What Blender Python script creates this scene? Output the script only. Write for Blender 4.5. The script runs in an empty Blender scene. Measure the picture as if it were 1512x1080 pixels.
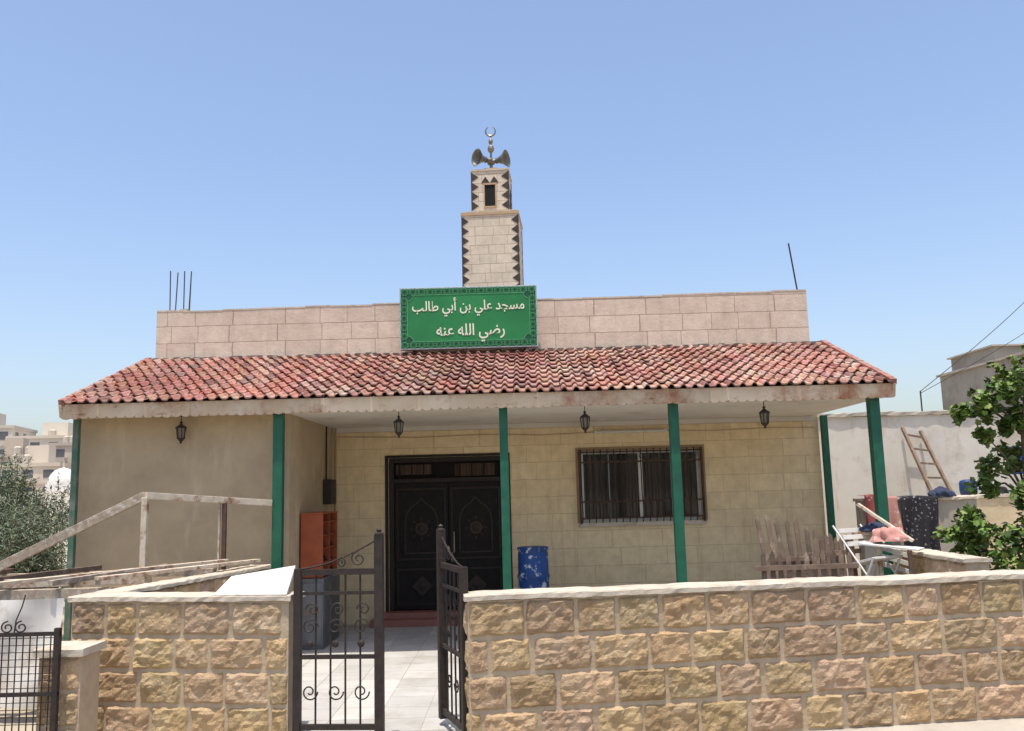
import bpy, math, random
from mathutils import Vector, Matrix, noise, Euler
random.seed(7)
S=bpy.context.scene
COL=S.collection
# ---------------------------------------------------------------- mesh builder
class MB:
    def __init__(s): s.v=[];s.f=[];s.m=[];s.c=[];s.mats=[]
    def mi(s,mat):
        if mat not in s.mats: s.mats.append(mat)
        return s.mats.index(mat)
    def add(s,vs,fs,mat,col=1.0):
        o=len(s.v); s.v+= [tuple(v) for v in vs]
        if not isinstance(col,tuple): col=(col,col,col)
        s.c+=[col]*len(vs)
        k=s.mi(mat)
        for f in fs: s.f.append(tuple(i+o for i in f)); s.m.append(k)
    def box(s,x0,x1,y0,y1,z0,z1,mat,col=1.0):
        v=[(x0,y0,z0),(x1,y0,z0),(x1,y1,z0),(x0,y1,z0),(x0,y0,z1),(x1,y0,z1),(x1,y1,z1),(x0,y1,z1)]
        s.add(v,[(0,3,2,1),(4,5,6,7),(0,1,5,4),(1,2,6,5),(2,3,7,6),(3,0,4,7)],mat,col)
    def beam(s,p0,p1,w,h,mat,col=1.0,up=(0,0,1)):
        p0=Vector(p0);p1=Vector(p1);d=(p1-p0).normalized();u=Vector(up)
        if abs(d.dot(u))>.98: u=Vector((0,1,0))
        r=d.cross(u).normalized();u=r.cross(d).normalized()
        r*=w/2;u*=h/2
        v=[p0-r-u,p0+r-u,p0+r+u,p0-r+u,p1-r-u,p1+r-u,p1+r+u,p1-r+u]
        s.add(v,[(0,1,2,3),(7,6,5,4),(0,4,5,1),(1,5,6,2),(2,6,7,3),(3,7,4,0)],mat,col)
    def lathe(s,o,d,prof,n,mat,col=1.0,rot=0,cap=True):
        o=Vector(o);d=Vector(d).normalized()
        a=Vector((1,0,0)) if abs(d.x)<.9 else Vector((0,1,0))
        r=d.cross(a).normalized();u=r.cross(d)
        vs=[];fs=[]
        for (t,rad) in prof:
            for i in range(n):
                an=rot+2*math.pi*i/n
                vs.append(o+d*t+(r*math.cos(an)+u*math.sin(an))*rad)
        for k in range(len(prof)-1):
            for i in range(n):
                j=(i+1)%n
                fs.append((k*n+i,k*n+j,(k+1)*n+j,(k+1)*n+i))
        if cap:
            fs.append(tuple(range(n))[::-1]); fs.append(tuple((len(prof)-1)*n+i for i in range(n)))
        s.add(vs,fs,mat,col)
    def cyl(s,p0,p1,r0,mat,r1=None,n=10,col=1.0):
        p0=Vector(p0);p1=Vector(p1)
        s.lathe(p0,p1-p0,[(0,r0),((p1-p0).length,r0 if r1 is None else r1)],n,mat,col)
    def tube(s,pts,r,mat,n=6,col=1.0):
        for a,b in zip(pts[:-1],pts[1:]):
            if (Vector(b)-Vector(a)).length>1e-5: s.cyl(a,b,r,mat,n=n,col=col)
    def obj(s,name,parent=None,smooth=False,bevel=0,M=None):
        me=bpy.data.meshes.new(name); me.from_pydata(s.v,[],s.f)
        for m in s.mats: me.materials.append(m)
        me.polygons.foreach_set("material_index",s.m)
        ca=me.color_attributes.new("Col",'FLOAT_COLOR','POINT')
        ca.data.foreach_set("color",[x for c in s.c for x in (c[0],c[1],c[2],1.0)])
        if smooth: me.polygons.foreach_set("use_smooth",[True]*len(me.polygons))
        me.update(); me.validate()
        ob=bpy.data.objects.new(name,me); COL.objects.link(ob)
        if parent: ob.parent=parent
        if M is not None: ob.matrix_world=M
        if bevel:
            b=ob.modifiers.new("bevel",'BEVEL'); b.width=bevel; b.segments=2; b.limit_method='ANGLE'
        return ob
def empty(name):
    e=bpy.data.objects.new(name,None); COL.objects.link(e); return e
# ---------------------------------------------------------------- materials
def newmat(name):
    m=bpy.data.materials.new(name); m.use_nodes=True
    nt=m.node_tree; b=nt.nodes["Principled BSDF"]; return m,nt,b
def mixrgb(nt,typ,fac,a,b):
    n=nt.nodes.new('ShaderNodeMix'); n.data_type='RGBA'; n.blend_type=typ
    for sock,val in ((n.inputs[0],fac),(n.inputs[6],a),(n.inputs[7],b)):
        if hasattr(val,'is_output'): nt.links.new(val,sock)
        elif isinstance(val,(int,float)): sock.default_value=val
        else: sock.default_value=(*val,1)
    return n.outputs[2]
def noise_n(nt,co,scale,detail=6,rough=.6,dist=0):
    n=nt.nodes.new('ShaderNodeTexNoise'); nt.links.new(co,n.inputs['Vector'])
    n.inputs['Scale'].default_value=scale;n.inputs['Detail'].default_value=detail
    n.inputs['Roughness'].default_value=rough;n.inputs['Distortion'].default_value=dist
    return n.outputs['Fac']
def ramp(nt,fac,a,b,ca=(0,0,0),cb=(1,1,1)):
    n=nt.nodes.new('ShaderNodeValToRGB'); nt.links.new(fac,n.inputs[0])
    n.color_ramp.elements[0].position=a;n.color_ramp.elements[1].position=b
    n.color_ramp.elements[0].color=(*ca,1);n.color_ramp.elements[1].color=(*cb,1)
    return n.outputs['Color']
def bump(nt,b,h,strength,dist=.01):
    n=nt.nodes.new('ShaderNodeBump'); n.inputs['Strength'].default_value=strength;n.inputs['Distance'].default_value=dist
    nt.links.new(h,n.inputs['Height']); nt.links.new(n.outputs[0],b.inputs['Normal'])
def coords(nt,sc=(1,1,1)):
    t=nt.nodes.new('ShaderNodeTexCoord'); mp=nt.nodes.new('ShaderNodeMapping'); mp.inputs['Scale'].default_value=sc
    nt.links.new(t.outputs['Object'],mp.inputs['Vector']); return mp.outputs[0]
def simple(name,col,col2=None,scale=6,rough=.85,metal=0,bmp=.2,bscale=40,attr=True,stain=None,st=(.55,.7),sc=(1,1,1),stscale=1.3,bdist=.01,spec=.4,stain2=None,st2=(.6,.7),st2scale=12,st2sc=None):
    m,nt,b=newmat(name); co=coords(nt,sc)
    col2=col2 or tuple(c*.72 for c in col)
    c=mixrgb(nt,'MIX',ramp(nt,noise_n(nt,co,scale),.35,.68),col,col2)
    if stain:
        c=mixrgb(nt,'MIX',ramp(nt,noise_n(nt,co,stscale,8,.7),*st),c,stain)
    if stain2:
        c2=coords(nt,st2sc) if st2sc else co
        c=mixrgb(nt,'MIX',ramp(nt,noise_n(nt,c2,st2scale,6,.7),*st2),c,stain2)
    if attr:
        a=nt.nodes.new('ShaderNodeVertexColor'); a.layer_name="Col"
        c=mixrgb(nt,'MULTIPLY',1.0,c,a.outputs['Color'])
    nt.links.new(c,b.inputs['Base Color']); b.inputs['Roughness'].default_value=rough; b.inputs['Metallic'].default_value=metal
    b.inputs['Specular IOR Level'].default_value=spec
    if bmp: bump(nt,b,noise_n(nt,co,bscale,8,.65),bmp,bdist)
    return m
def blocks(name,c1,c2,mort,bw,rh,ms=.006,stain=(.3,.22,.16),st=(.6,.8),bmp=.5,zoff=0,rough=.85,stscale=1.0,xo=0):
    m,nt,b=newmat(name)
    t=nt.nodes.new('ShaderNodeTexCoord'); sp=nt.nodes.new('ShaderNodeSeparateXYZ'); nt.links.new(t.outputs['Object'],sp.inputs[0])
    ad=nt.nodes.new('ShaderNodeMath');ad.operation='ADD';nt.links.new(sp.outputs[0],ad.inputs[0]);nt.links.new(sp.outputs[1],ad.inputs[1])
    az=nt.nodes.new('ShaderNodeMath');az.operation='ADD';nt.links.new(sp.outputs[2],az.inputs[0]);az.inputs[1].default_value=zoff
    # per-row shift so vertical joints are irregular
    dv=nt.nodes.new('ShaderNodeMath');dv.operation='DIVIDE';nt.links.new(az.outputs[0],dv.inputs[0]);dv.inputs[1].default_value=rh
    fl=nt.nodes.new('ShaderNodeMath');fl.operation='FLOOR';nt.links.new(dv.outputs[0],fl.inputs[0])
    wn=nt.nodes.new('ShaderNodeTexWhiteNoise');wn.noise_dimensions='1D';nt.links.new(fl.outputs[0],wn.inputs['W'])
    sh=nt.nodes.new('ShaderNodeMath');sh.operation='MULTIPLY_ADD';nt.links.new(wn.outputs['Value'],sh.inputs[0]);sh.inputs[1].default_value=bw*.6;nt.links.new(ad.outputs[0],sh.inputs[2])
    # slow warp along x varies the block lengths
    sn=nt.nodes.new('ShaderNodeMath');sn.operation='MULTIPLY';nt.links.new(sh.outputs[0],sn.inputs[0]);sn.inputs[1].default_value=2.3
    s2=nt.nodes.new('ShaderNodeMath');s2.operation='SINE';nt.links.new(sn.outputs[0],s2.inputs[0])
    s3=nt.nodes.new('ShaderNodeMath');s3.operation='MULTIPLY_ADD';nt.links.new(s2.outputs[0],s3.inputs[0]);s3.inputs[1].default_value=.16;nt.links.new(sh.outputs[0],s3.inputs[2])
    cb=nt.nodes.new('ShaderNodeCombineXYZ');nt.links.new(s3.outputs[0],cb.inputs[0]);nt.links.new(az.outputs[0],cb.inputs[1])
    co=t.outputs['Object']
    wn2=nt.nodes.new('ShaderNodeTexNoise');nt.links.new(co,wn2.inputs['Vector']);wn2.inputs['Scale'].default_value=7
    vm=nt.nodes.new('ShaderNodeVectorMath');vm.operation='MULTIPLY_ADD';nt.links.new(wn2.outputs['Color'],vm.inputs[0]);vm.inputs[1].default_value=(.02,.016,0);nt.links.new(cb.outputs[0],vm.inputs[2])
    br=nt.nodes.new('ShaderNodeTexBrick');nt.links.new(vm.outputs[0],br.inputs['Vector'])
    br.inputs['Scale'].default_value=1;br.inputs['Brick Width'].default_value=bw;br.inputs['Row Height'].default_value=rh
    br.inputs['Mortar Size'].default_value=ms;br.inputs['Mortar Smooth'].default_value=.3
    br.inputs['Color1'].default_value=(*c1,1);br.inputs['Color2'].default_value=(*c2,1);br.inputs['Mortar'].default_value=(*mort,1)
    c=mixrgb(nt,'MULTIPLY',.8,br.outputs['Color'],ramp(nt,noise_n(nt,co,5,8,.7),.3,.7,(.74,.71,.67),(1.08,1.06,1.04)))
    mp=nt.nodes.new('ShaderNodeMapping');mp.inputs['Scale'].default_value=(1,1,.45);nt.links.new(co,mp.inputs[0])
    c=mixrgb(nt,'MIX',ramp(nt,noise_n(nt,mp.outputs[0],stscale,9,.72),*st,(0,0,0),(.75,.75,.75)),c,stain)
    # rain streaks
    mp2=nt.nodes.new('ShaderNodeMapping');mp2.inputs['Scale'].default_value=(6,6,.35);nt.links.new(co,mp2.inputs[0])
    c=mixrgb(nt,'MULTIPLY',ramp(nt,noise_n(nt,mp2.outputs[0],1.2,6,.6),.55,.78,(0,0,0),(.6,.6,.6)),c,(.72,.64,.54))
    nt.links.new(c,b.inputs['Base Color']);b.inputs['Roughness'].default_value=rough
    h=nt.nodes.new('ShaderNodeMath');h.operation='MULTIPLY_ADD';nt.links.new(br.outputs['Fac'],h.inputs[0]);h.inputs[1].default_value=-1.0
    nt.links.new(noise_n(nt,co,22,8,.7),h.inputs[2])
    bump(nt,b,h.outputs[0],bmp,.012)
    return m
M_par=blocks("parapet_limestone",(.70,.58,.465),(.61,.50,.395),(.38,.29,.22),.55,.26,.007,stain=(.44,.33,.24),st=(.52,.78),zoff=.45)
M_wall=blocks("cream_limestone",(.80,.65,.40),(.74,.59,.36),(.58,.44,.27),.5,.255,.005,stain=(.56,.42,.25),st=(.56,.85),bmp=.3)
M_min=blocks("minaret_limestone",(.70,.60,.47),(.62,.53,.41),(.40,.32,.24),.34,.16,.006,stain=(.5,.41,.31),bmp=.3)
M_plas=simple("taupe_plaster",(.47,.36,.225),(.40,.305,.19),2.2,.9,bmp=.4,bscale=60,stain=(.33,.25,.155),st=(.48,.8),stain2=(.53,.42,.28),st2=(.58,.75),st2scale=1.1,st2sc=(3,3,.5))
M_ceil=simple("ceiling_paint",(.72,.67,.58),(.64,.58,.49),1.5,.9,bmp=.1,stain=(.45,.37,.28),st=(.55,.8))
M_roofdk=simple("roof_deck",(.12,.08,.06))
M_tile=simple("clay_tile",(.40,.155,.115),(.275,.10,.075),9,.88,bmp=.5,bscale=60,stain=(.42,.285,.225),st=(.44,.70),stscale=2.2,stain2=(.54,.42,.35),st2=(.56,.76),st2scale=13,spec=.2)
M_fasc=simple("fascia_wood",(.66,.53,.38),(.56,.42,.27),3,.85,sc=(1,1,1),stain=(.36,.17,.09),st=(.50,.66),stscale=1.3,stain2=(.24,.10,.055),st2=(.60,.70),st2scale=2.6,st2sc=(1,1,3))
M_green=simple("green_paint",(.013,.115,.06),(.009,.08,.045),7,.5,bmp=.1,stain=(.09,.12,.08),st=(.60,.75),stscale=6)
M_greenw=simple("weathered_green_paint",(.05,.13,.085),(.12,.15,.11),7,.6,bmp=.1,stain=(.22,.22,.18),st=(.5,.7),stscale=4)
M_iron=simple("dark_iron",(.03,.025,.023),(.055,.038,.03),20,.6,.1,bmp=.15,spec=.25)
M_door=simple("door_metal",(.008,.0055,.0045),(.015,.01,.008),12,.6,0,bmp=.1,spec=.2)
M_doortr=simple("door_trim",(.03,.02,.014),(.018,.012,.01),14,.55,0,bmp=.1,spec=.25)
M_white=simple("white_paint",(.70,.67,.61),(.6,.57,.51),4,.6,stain=(.36,.27,.2),st=(.55,.75),stscale=3,bmp=.1)
M_cope=simple("coping_plaster",(.58,.50,.39),(.48,.41,.315),7,.92,bmp=.7,stain=(.34,.27,.19),st=(.5,.72),stscale=3,stain2=(.22,.17,.12),st2=(.66,.76),st2scale=10)
M_rock=simple("rock_faced_sandstone",(.50,.355,.205),(.35,.24,.135),6,.95,bmp=1.0,bscale=26,stain=(.57,.44,.29),st=(.47,.72),stscale=4,bdist=.025,stain2=(.24,.155,.085),st2=(.60,.75),st2scale=9,spec=.15)
M_mort=simple("mortar",(.50,.39,.265),(.42,.325,.22),9,.95,bmp=.6,stain=(.34,.26,.17),st=(.5,.7),stscale=3)
M_dteeth=simple("dark_stone_inlay",(.035,.022,.017),(.06,.04,.03),12,.7,bmp=.2)
M_tan=simple("tan_stone",(.50,.35,.21),(.4,.28,.17),8,.85)
M_signg=simple("sign_green",(.016,.17,.045),(.026,.25,.065),1.0,.4,bmp=0)
M_signd=simple("sign_border_green",(.008,.075,.03),(.012,.1,.04),3,.4,bmp=0)
M_signl=simple("sign_line_green",(.08,.34,.13),(.06,.28,.1),3,.4,bmp=0)
M_text=simple("sign_lettering",(.80,.80,.60),(.75,.75,.56),3,.4,bmp=0,attr=False)
M_alu=simple("aluminium",(.5,.5,.48),(.4,.4,.4),8,.4,.6,bmp=0)
M_conc=simple("concrete",(.45,.40,.33),(.36,.32,.26),3,.95,bmp=.4,stain=(.26,.22,.18),st=(.55,.8))
M_wood=simple("weathered_wood",(.42,.34,.25),(.28,.21,.15),5,.85,sc=(3,3,3),bmp=.4,stain=(.56,.50,.41),st=(.5,.65),stscale=6)
M_pwood=simple("painted_timber",(.62,.54,.42),(.48,.385,.28),9,.8,bmp=.3,stain=(.26,.14,.075),st=(.50,.62),stscale=7)
M_old=simple("old_slats",(.17,.115,.078),(.10,.07,.05),8,.9,bmp=.4,stain=(.27,.21,.155),st=(.55,.7),stscale=7)
M_orange=simple("shelf_laminate",(.36,.085,.03),(.28,.06,.02),5,.5,bmp=.1)
M_blue=simple("blue_plastic",(.012,.07,.26),(.02,.055,.18),6,.5,bmp=.15,stain=(.55,.57,.6),st=(.55,.6),stscale=9)
M_bluep=simple("blue_drum_plastic",(.012,.05,.18),None,6,.5,bmp=.1)
M_red=simple("terrazzo_red",(.33,.13,.085),(.27,.11,.08),8,.6)
M_lgrey=simple("light_floor_tile",(.50,.48,.44),(.43,.41,.37),3,.65,bmp=.1,stain=(.33,.29,.24),st=(.52,.75))
M_gold=simple("brass_finial",(.30,.26,.20),(.2,.17,.12),8,.4,.8,bmp=0)
M_horn=simple("loudspeaker_metal",(.22,.20,.17),(.13,.12,.1),6,.5,.4,bmp=0)
M_hornd=simple("loudspeaker_dark",(.04,.035,.03),None,6,.6,bmp=0)
M_olive=simple("olive_leaves",(.15,.165,.095),(.09,.115,.06),3,.6,bmp=0,spec=.3)
M_vine=simple("vine_leaves",(.12,.20,.045),(.07,.13,.03),5,.5,bmp=0,spec=.3)
M_bark=simple("bark",(.16,.12,.085),(.1,.075,.05),12,.95,bmp=.8)
M_whitew=simple("whitewash",(.66,.62,.54),(.56,.51,.43),1.2,.9,bmp=.35,stain=(.36,.29,.22),st=(.50,.72),stscale=.9,stain2=(.42,.34,.26),st2=(.58,.75),st2scale=1.2,st2sc=(2.5,2.5,.4))
M_grey=simple("grey_render",(.33,.295,.24),(.26,.23,.19),.8,.95,bmp=.3,stain=(.19,.16,.13),st=(.50,.72),stscale=.8)
M_curt=simple("curtain",(.16,.10,.065),(.07,.045,.03),9,.9,sc=(5,1,.3),bmp=.3)
M_dark=simple("dark_interior",(.01,.009,.008),None,3,.9,bmp=0)
M_gl=simple("lantern_glass",(.20,.17,.11),None,9,.2,bmp=0)
M_rust=simple("rusty_steel",(.14,.075,.05),(.08,.05,.04),15,.8,.3)
M_cab=simple("grey_cabinet_paint",(.16,.165,.17),(.11,.115,.12),6,.5,.2,stain=(.2,.13,.09),st=(.58,.7),stscale=4)
def glassmat():
    m,nt,b=newmat("window_glass");b.inputs['Base Color'].default_value=(.05,.045,.04,1);b.inputs['Roughness'].default_value=.05
    b.inputs['Alpha'].default_value=.45
    return m
M_glass=glassmat()
def cloth(name,a,c,scale):
    m,nt,b=newmat(name);co=coords(nt)
    v=nt.nodes.new('ShaderNodeTexVoronoi');v.inputs['Scale'].default_value=scale;nt.links.new(co,v.inputs['Vector'])
    r=ramp(nt,v.outputs['Distance'],.28,.36,c,a)
    nt.links.new(mixrgb(nt,'MIX',ramp(nt,noise_n(nt,co,18,4,.7),.45,.5),r,a),b.inputs['Base Color']);b.inputs['Roughness'].default_value=.95
    return m
M_c1=cloth("black_patterned_cloth",(.018,.016,.02),(.30,.28,.31),26)
M_c2=cloth("pink_blanket_cloth",(.50,.24,.20),(.66,.52,.46),11)
M_c3=cloth("dark_red_cloth",(.20,.04,.04),(.40,.30,.24),15)
M_c4=cloth("navy_cloth",(.03,.04,.08),(.12,.13,.18),15)
# ---------------------------------------------------------------- ground
g=MB(); g.add([(-700,-700,-.004),(700,-700,-.004),(700,900,-.004),(-700,900,-.004)],[(0,1,2,3)],simple("dry_ground",(.46,.39,.29),(.37,.31,.23),.5,.95,bmp=.4,stain=(.27,.23,.16),st=(.5,.7),stscale=.3)); g.obj("ground")
g=MB(); g.box(-20,20,-8,4.4,-.2,0.0,simple("asphalt_street",(.13,.12,.11),(.10,.095,.09),3,.95)); g.obj("street")
g=MB()
for i in range(40): g.box(-20+i+.004,-19+i-.004,4.4,4.55,-.2,.12,M_conc,random.uniform(.9,1.05))
g.box(-20,20,4.552,6.5,-.2,.08,M_conc,.85); g.obj("pavement")
g=MB()
x=-3.6
while x<4.3:
    y=7.3
    while y<13.1:
        c=random.uniform(.86,1.08); g.box(x+.003,x+.397,y+.003,y+.397,-.05,.006,M_lgrey,(c,c,c)); y+=.4
    x+=.4
g.box(-3.6,4.4,6.6,13.19,-.06,.002,M_conc)
g.obj("courtyard_floor")
# ---------------------------------------------------------------- mosque
MQ=empty("mosque")
YB=13.2
b=MB()
T=.3
b.box(-2.72,-1.88,YB,YB+T,0,3.2,M_wall)
b.box(-1.88,-.12,YB,YB+T,2.40,3.2,M_wall)
b.box(-.12,.98,YB,YB+T,0,3.2,M_wall)
b.box(.98,2.76,YB,YB+T,0,1.38,M_wall)
b.box(.98,2.76,YB,YB+T,2.43,3.2,M_wall)
b.box(2.76,4.56,YB,YB+T,0,3.2,M_wall)
b.box(4.30,4.56,YB+T,20,0,4.7,M_wall)
b.obj("facade_walls",MQ)
b=MB()
b.box(-5.41,-5.15,YB,20,0,4.70,M_par); b.box(-5.15,4.3,19.8,20,0,4.7,M_par)
b.box(-5.15,4.3,13.5,19.8,3.3,3.5,M_conc)
b.obj("rear_walls",MQ)
b=MB()
xs=-5.41
while xs<4.52:
    w=random.uniform(.35,.7); x1=min(4.53,xs+w)
    if 4.53-x1<.2: x1=4.53
    zt=4.73+.008*(xs+5.4)+random.uniform(-.009,.014)
    b.box(xs,x1,YB-.003,YB+.25,3.2,zt-.022,M_par)
    b.box(xs,x1,YB-.008,YB+.26,zt-.022,zt,M_cope,random.uniform(.9,1.15)); xs=x1
b.obj("parapet",MQ)
b=MB()
b.box(-5.28,-2.72,10.70,YB-.003,0,2.868,M_plas); b.obj("annex_room",MQ)
b=MB(); b.box(-5.33,4.47,10.44,YB-.005,2.87,2.93,M_ceil)
b.box(-2.7,4.47,YB-.03,YB-.006,2.80,2.868,M_ceil,.9); b.obj("porch_ceiling",MQ)
# roof tiles
b=MB()
E0=Vector((0,10.33,3.00));R0=Vector((0,13.19,3.95));sl=(R0-E0);SL=sl.length;sd=sl.normalized();nn=Vector((0,-sd.z,sd.y))
def xx(f,t):
    return (-5.33+(-5.50+5.33)*t)*(1-f)+(4.50+(4.72-4.50)*t)*f
NC=70;NR=10;L=SL/NR
prof=[(0,0),(.07,.016),(.15,.030),(.25,.036),(.35,.030),(.43,.016),(.5,0),(.62,-.006),(.88,-.006),(1.0,0)]
for r in range(NR):
    wav=random.uniform(-.006,.006)
    for c in range(NC):
        wob=.014*noise.noise(Vector((c*.21,r*.9,4)))
        s0=r*L-.02+wob+wav;s1=(r+1)*L+.03
        j=random.uniform(-.006,.006);jj=random.uniform(-.006,.010);lift=.038+jj
        reg=noise.noise(Vector((c*.07,r*.25,1.5)))
        base=random.uniform(.80,1.10)*(1+.25*reg); w=random.random()
        fade=max(0,.42*(c/NC)+.3*noise.noise(Vector((c*.12,r*.4,8))))
        col=(base*(1+.25*fade),base*random.uniform(.95,1.1)*(1+.75*fade),base*random.uniform(.92,1.1)*(1+.8*fade))
        if w<.06: col=(base*1.1,base*1.4,base*1.4)
        if w>.92: col=(base*.68,base*.75,base*.8)
        vs=[]
        for (t,h) in prof:
            f=(c+t)/NC
            for (s_,l_) in ((s0,lift-.018),(s0,lift),(s1,.0)):
                tt=max(0,s_/SL)
                p=E0+sd*s_+nn*(h+l_+.008); vs.append((xx(f,tt)+j,p.y,p.z))
        fs=[]
        for k in range(len(prof)-1):
            fs.append((k*3,(k+1)*3,(k+1)*3+1,k*3+1)); fs.append((k*3+1,(k+1)*3+1,(k+1)*3+2,k*3+2))
        b.add(vs,fs,M_tile,col)
o=b.obj("roof_tiles",MQ,smooth=True)
mod=o.modifiers.new("es",'EDGE_SPLIT');mod.split_angle=math.radians(50)
b=MB()
v=[(-5.31,10.40,2.985),(4.48,10.40,2.985),(4.70,13.19,3.915),(-5.48,13.19,3.915)]
v2=[(x,y,z-.04) for x,y,z in v]
b.add(v+v2,[(0,1,2,3),(4,7,6,5),(0,4,5,1),(1,5,6,2),(2,6,7,3),(3,7,4,0)],M_roofdk)
b.beam((4.50,10.34,2.93),(4.73,13.18,3.87),.035,.15,M_fasc); b.beam((-5.34,10.34,2.93),(-5.51,13.18,3.87),.035,.15,M_fasc)
for xa,xb in ((-5.33,-5.29),(4.43,4.465)):
    b.add([(xa,10.44,2.88),(xa,13.15,2.88),(xa,13.15,3.86),(xb,10.44,2.88),(xb,13.15,2.88),(xb,13.15,3.86)],[(0,1,2),(3,5,4),(0,3,4,1),(1,4,5,2),(2,5,3,0)],M_ceil)
for i in range(130):
    xa=-5.5+i*.0785; hh=random.uniform(.02,.05)
    b.beam((xa,13.15,3.955),(xa+.08,13.15,3.955),.07,hh*1.7,M_conc,random.uniform(.2,.55))
for i in range(30):
    f=i/30.
    for sx in (0,1):
        xa=xx(sx,f); p=E0+sd*(SL*f); q=E0+sd*(SL*(f+.034))
        b.beam((xa,p.y,p.z+.03),(xx(sx,f+.034),q.y,q.z+.03),.07,.06+random.uniform(0,.02),M_tile,(random.uniform(.8,1),)*3)
b.obj("roof_structure",MQ)
# scalloped fascia
b=MB()
n=90; x0=-5.345;x1=4.515; w=(x1-x0)/n; bc=1
for i in range(n):
    if i%14==0: bc=random.uniform(.88,1.06)
    a=x0+i*w; dz=.010*noise.noise(Vector((i*.13,0,0)))+random.uniform(-.003,.003)
    e0=.0 if i%14 else .002
    zt=3.012
    pts=[(a+e0,zt)]+[(a+e0+w/2-math.cos(math.pi*k/6)*(w/2-e0/2),2.865+dz-math.sin(math.pi*k/6)*.03) for k in range(7)]+[(a+w,zt)]
    m=len(pts); vs=[(p[0],10.345,p[1]) for p in pts]+[(p[0],10.375,p[1]) for p in pts]
    fs=[tuple(range(m)),tuple(range(m,2*m))[::-1]]+[(k,m+k,m+(k+1)%m,(k+1)%m) for k in range(0 if e0 else 1,m-2)]
    b.add(vs,fs,M_fasc,(bc,)*3)
b.box(x0,x1,10.378,10.43,2.85,2.98,M_fasc,.8)
b.obj("scalloped_fascia",MQ)
# posts
b=MB()
for (px,py,w,z0) in ((-5.24,10.55,.07,0),(-2.80,10.5,.115,0),(-.12,10.5,.10,0),(1.91,10.5,.11,0),(4.30,10.5,.12,0),(4.62,13.12,.09,0)):
    mm=M_greenw if px<-5 else M_green
    b.box(px-w/2,px+w/2,py-w/2,py+w/2,z0,2.868,mm)
    b.box(px-w/2-.03,px+w/2+.03,py-w/2-.03,py+w/2+.03,z0,z0+.02,M_green)
b.obj("porch_posts",MQ,bevel=.006)
# door
b=MB()
dx0,dx1,dz0,dz1=-1.88,-.12,.18,2.40
fy=YB+.06
b.box(dx0+.003,dx0+.075,fy-.04,fy+.1,dz0,dz1-.003,M_doortr);b.box(dx1-.075,dx1-.003,fy-.04,fy+.1,dz0,dz1-.003,M_doortr)
b.box(dx0+.075,dx1-.075,fy-.04,fy+.1,dz1-.07,dz1-.003,M_doortr);b.box(dx0+.075,dx1-.075,fy-.035,fy+.1,2.03,2.09,M_doortr)
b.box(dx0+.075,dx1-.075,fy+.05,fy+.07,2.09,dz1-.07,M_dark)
for i in range(9):
    xa=dx0+.15+i*.18; b.box(xa,xa+.016,fy,fy+.02,2.092,dz1-.072,M_door)
b.box(-1.78,-1.25,fy+.02,fy+.04,2.15,2.30,M_curt,.6); b.box(-.9,-.3,fy+.02,fy+.04,2.11,2.3,M_curt,.5)
mid=(dx0+dx1)/2
for (a,c) in ((dx0+.078,mid-.004),(mid+.004,dx1-.078)):
    b.box(a,c,fy,fy+.05,dz0+.01,2.028,M_door)
    for (p,q,r_,s_) in ((a+.03,c-.03,.25,.78),(a+.03,c-.03,.9,1.95)):
        b.box(p,p+.03,fy-.014,fy,r_,s_,M_doortr);b.box(q-.03,q,fy-.014,fy,r_,s_,M_doortr)
        b.box(p+.03,q-.03,fy-.014,fy,r_,r_+.03,M_doortr);b.box(p+.03,q-.03,fy-.014,fy,s_-.03,s_,M_doortr)
    cx=(a+c)/2; hw=(c-a)/2-.16
    arch=[(cx-hw,1.0),(cx-hw,1.45)]+[(cx-hw+hw*(1-math.cos(t*math.pi/2/5)),1.45+.28*math.sin(t*math.pi/2/5)) for t in range(1,5)]+[(cx,1.80)]
    arch=arch+[(2*cx-x_,z_) for x_,z_ in reversed(arch[:-1])]+[(cx-hw,1.0)]
    for p,q in zip(arch[:-1],arch[1:]): b.beam((p[0],fy-.008,p[1]),(q[0],fy-.008,q[1]),.022,.022,M_doortr,1.6,up=(0,1,0))
    b.lathe((cx,fy-.001,1.35),(0,-1,0),[(0,.12),(.018,.10),(.018,.06),(.035,.02)],8,M_doortr,1.5)
    b.lathe((cx,fy-.001,.52),(0,-1,0),[(0,.17),(.018,.15),(.018,.08),(.03,.02)],4,M_doortr,1.3)
    for k in range(8):
        an=k*math.pi/4; b.beam((cx+.12*math.cos(an),fy-.006,1.35+.12*math.sin(an)),(cx+.17*math.cos(an),fy-.006,1.35+.17*math.sin(an)),.02,.014,M_doortr,1.6,up=(0,1,0))
b.cyl((mid+.08,fy-.05,1.0),(mid+.08,fy-.05,1.3),.014,M_gold); b.cyl((mid+.08,fy-.05,1.02),(mid+.08,fy,1.02),.01,M_gold); b.cyl((mid+.08,fy-.05,1.28),(mid+.08,fy,1.28),.01,M_gold)
b.box(dx0-.05,dx0-.002,YB-.02,YB-.002,dz0,dz1+.04,M_doortr,.8);b.box(dx1+.002,dx1+.05,YB-.02,YB-.002,dz0,dz1+.04,M_doortr,.8);b.box(dx0-.002,dx1+.002,YB-.02,YB-.002,dz1+.002,dz1+.04,M_doortr,.8)
b.obj("entrance_door",MQ,bevel=.002)
b=MB(); b.box(-2.1,.08,12.82,YB-.003,0,.10,M_red); b.box(-1.95,-.05,12.98,YB+.05,.10,.18,M_red); b.obj("door_step",MQ,bevel=.008)
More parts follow.
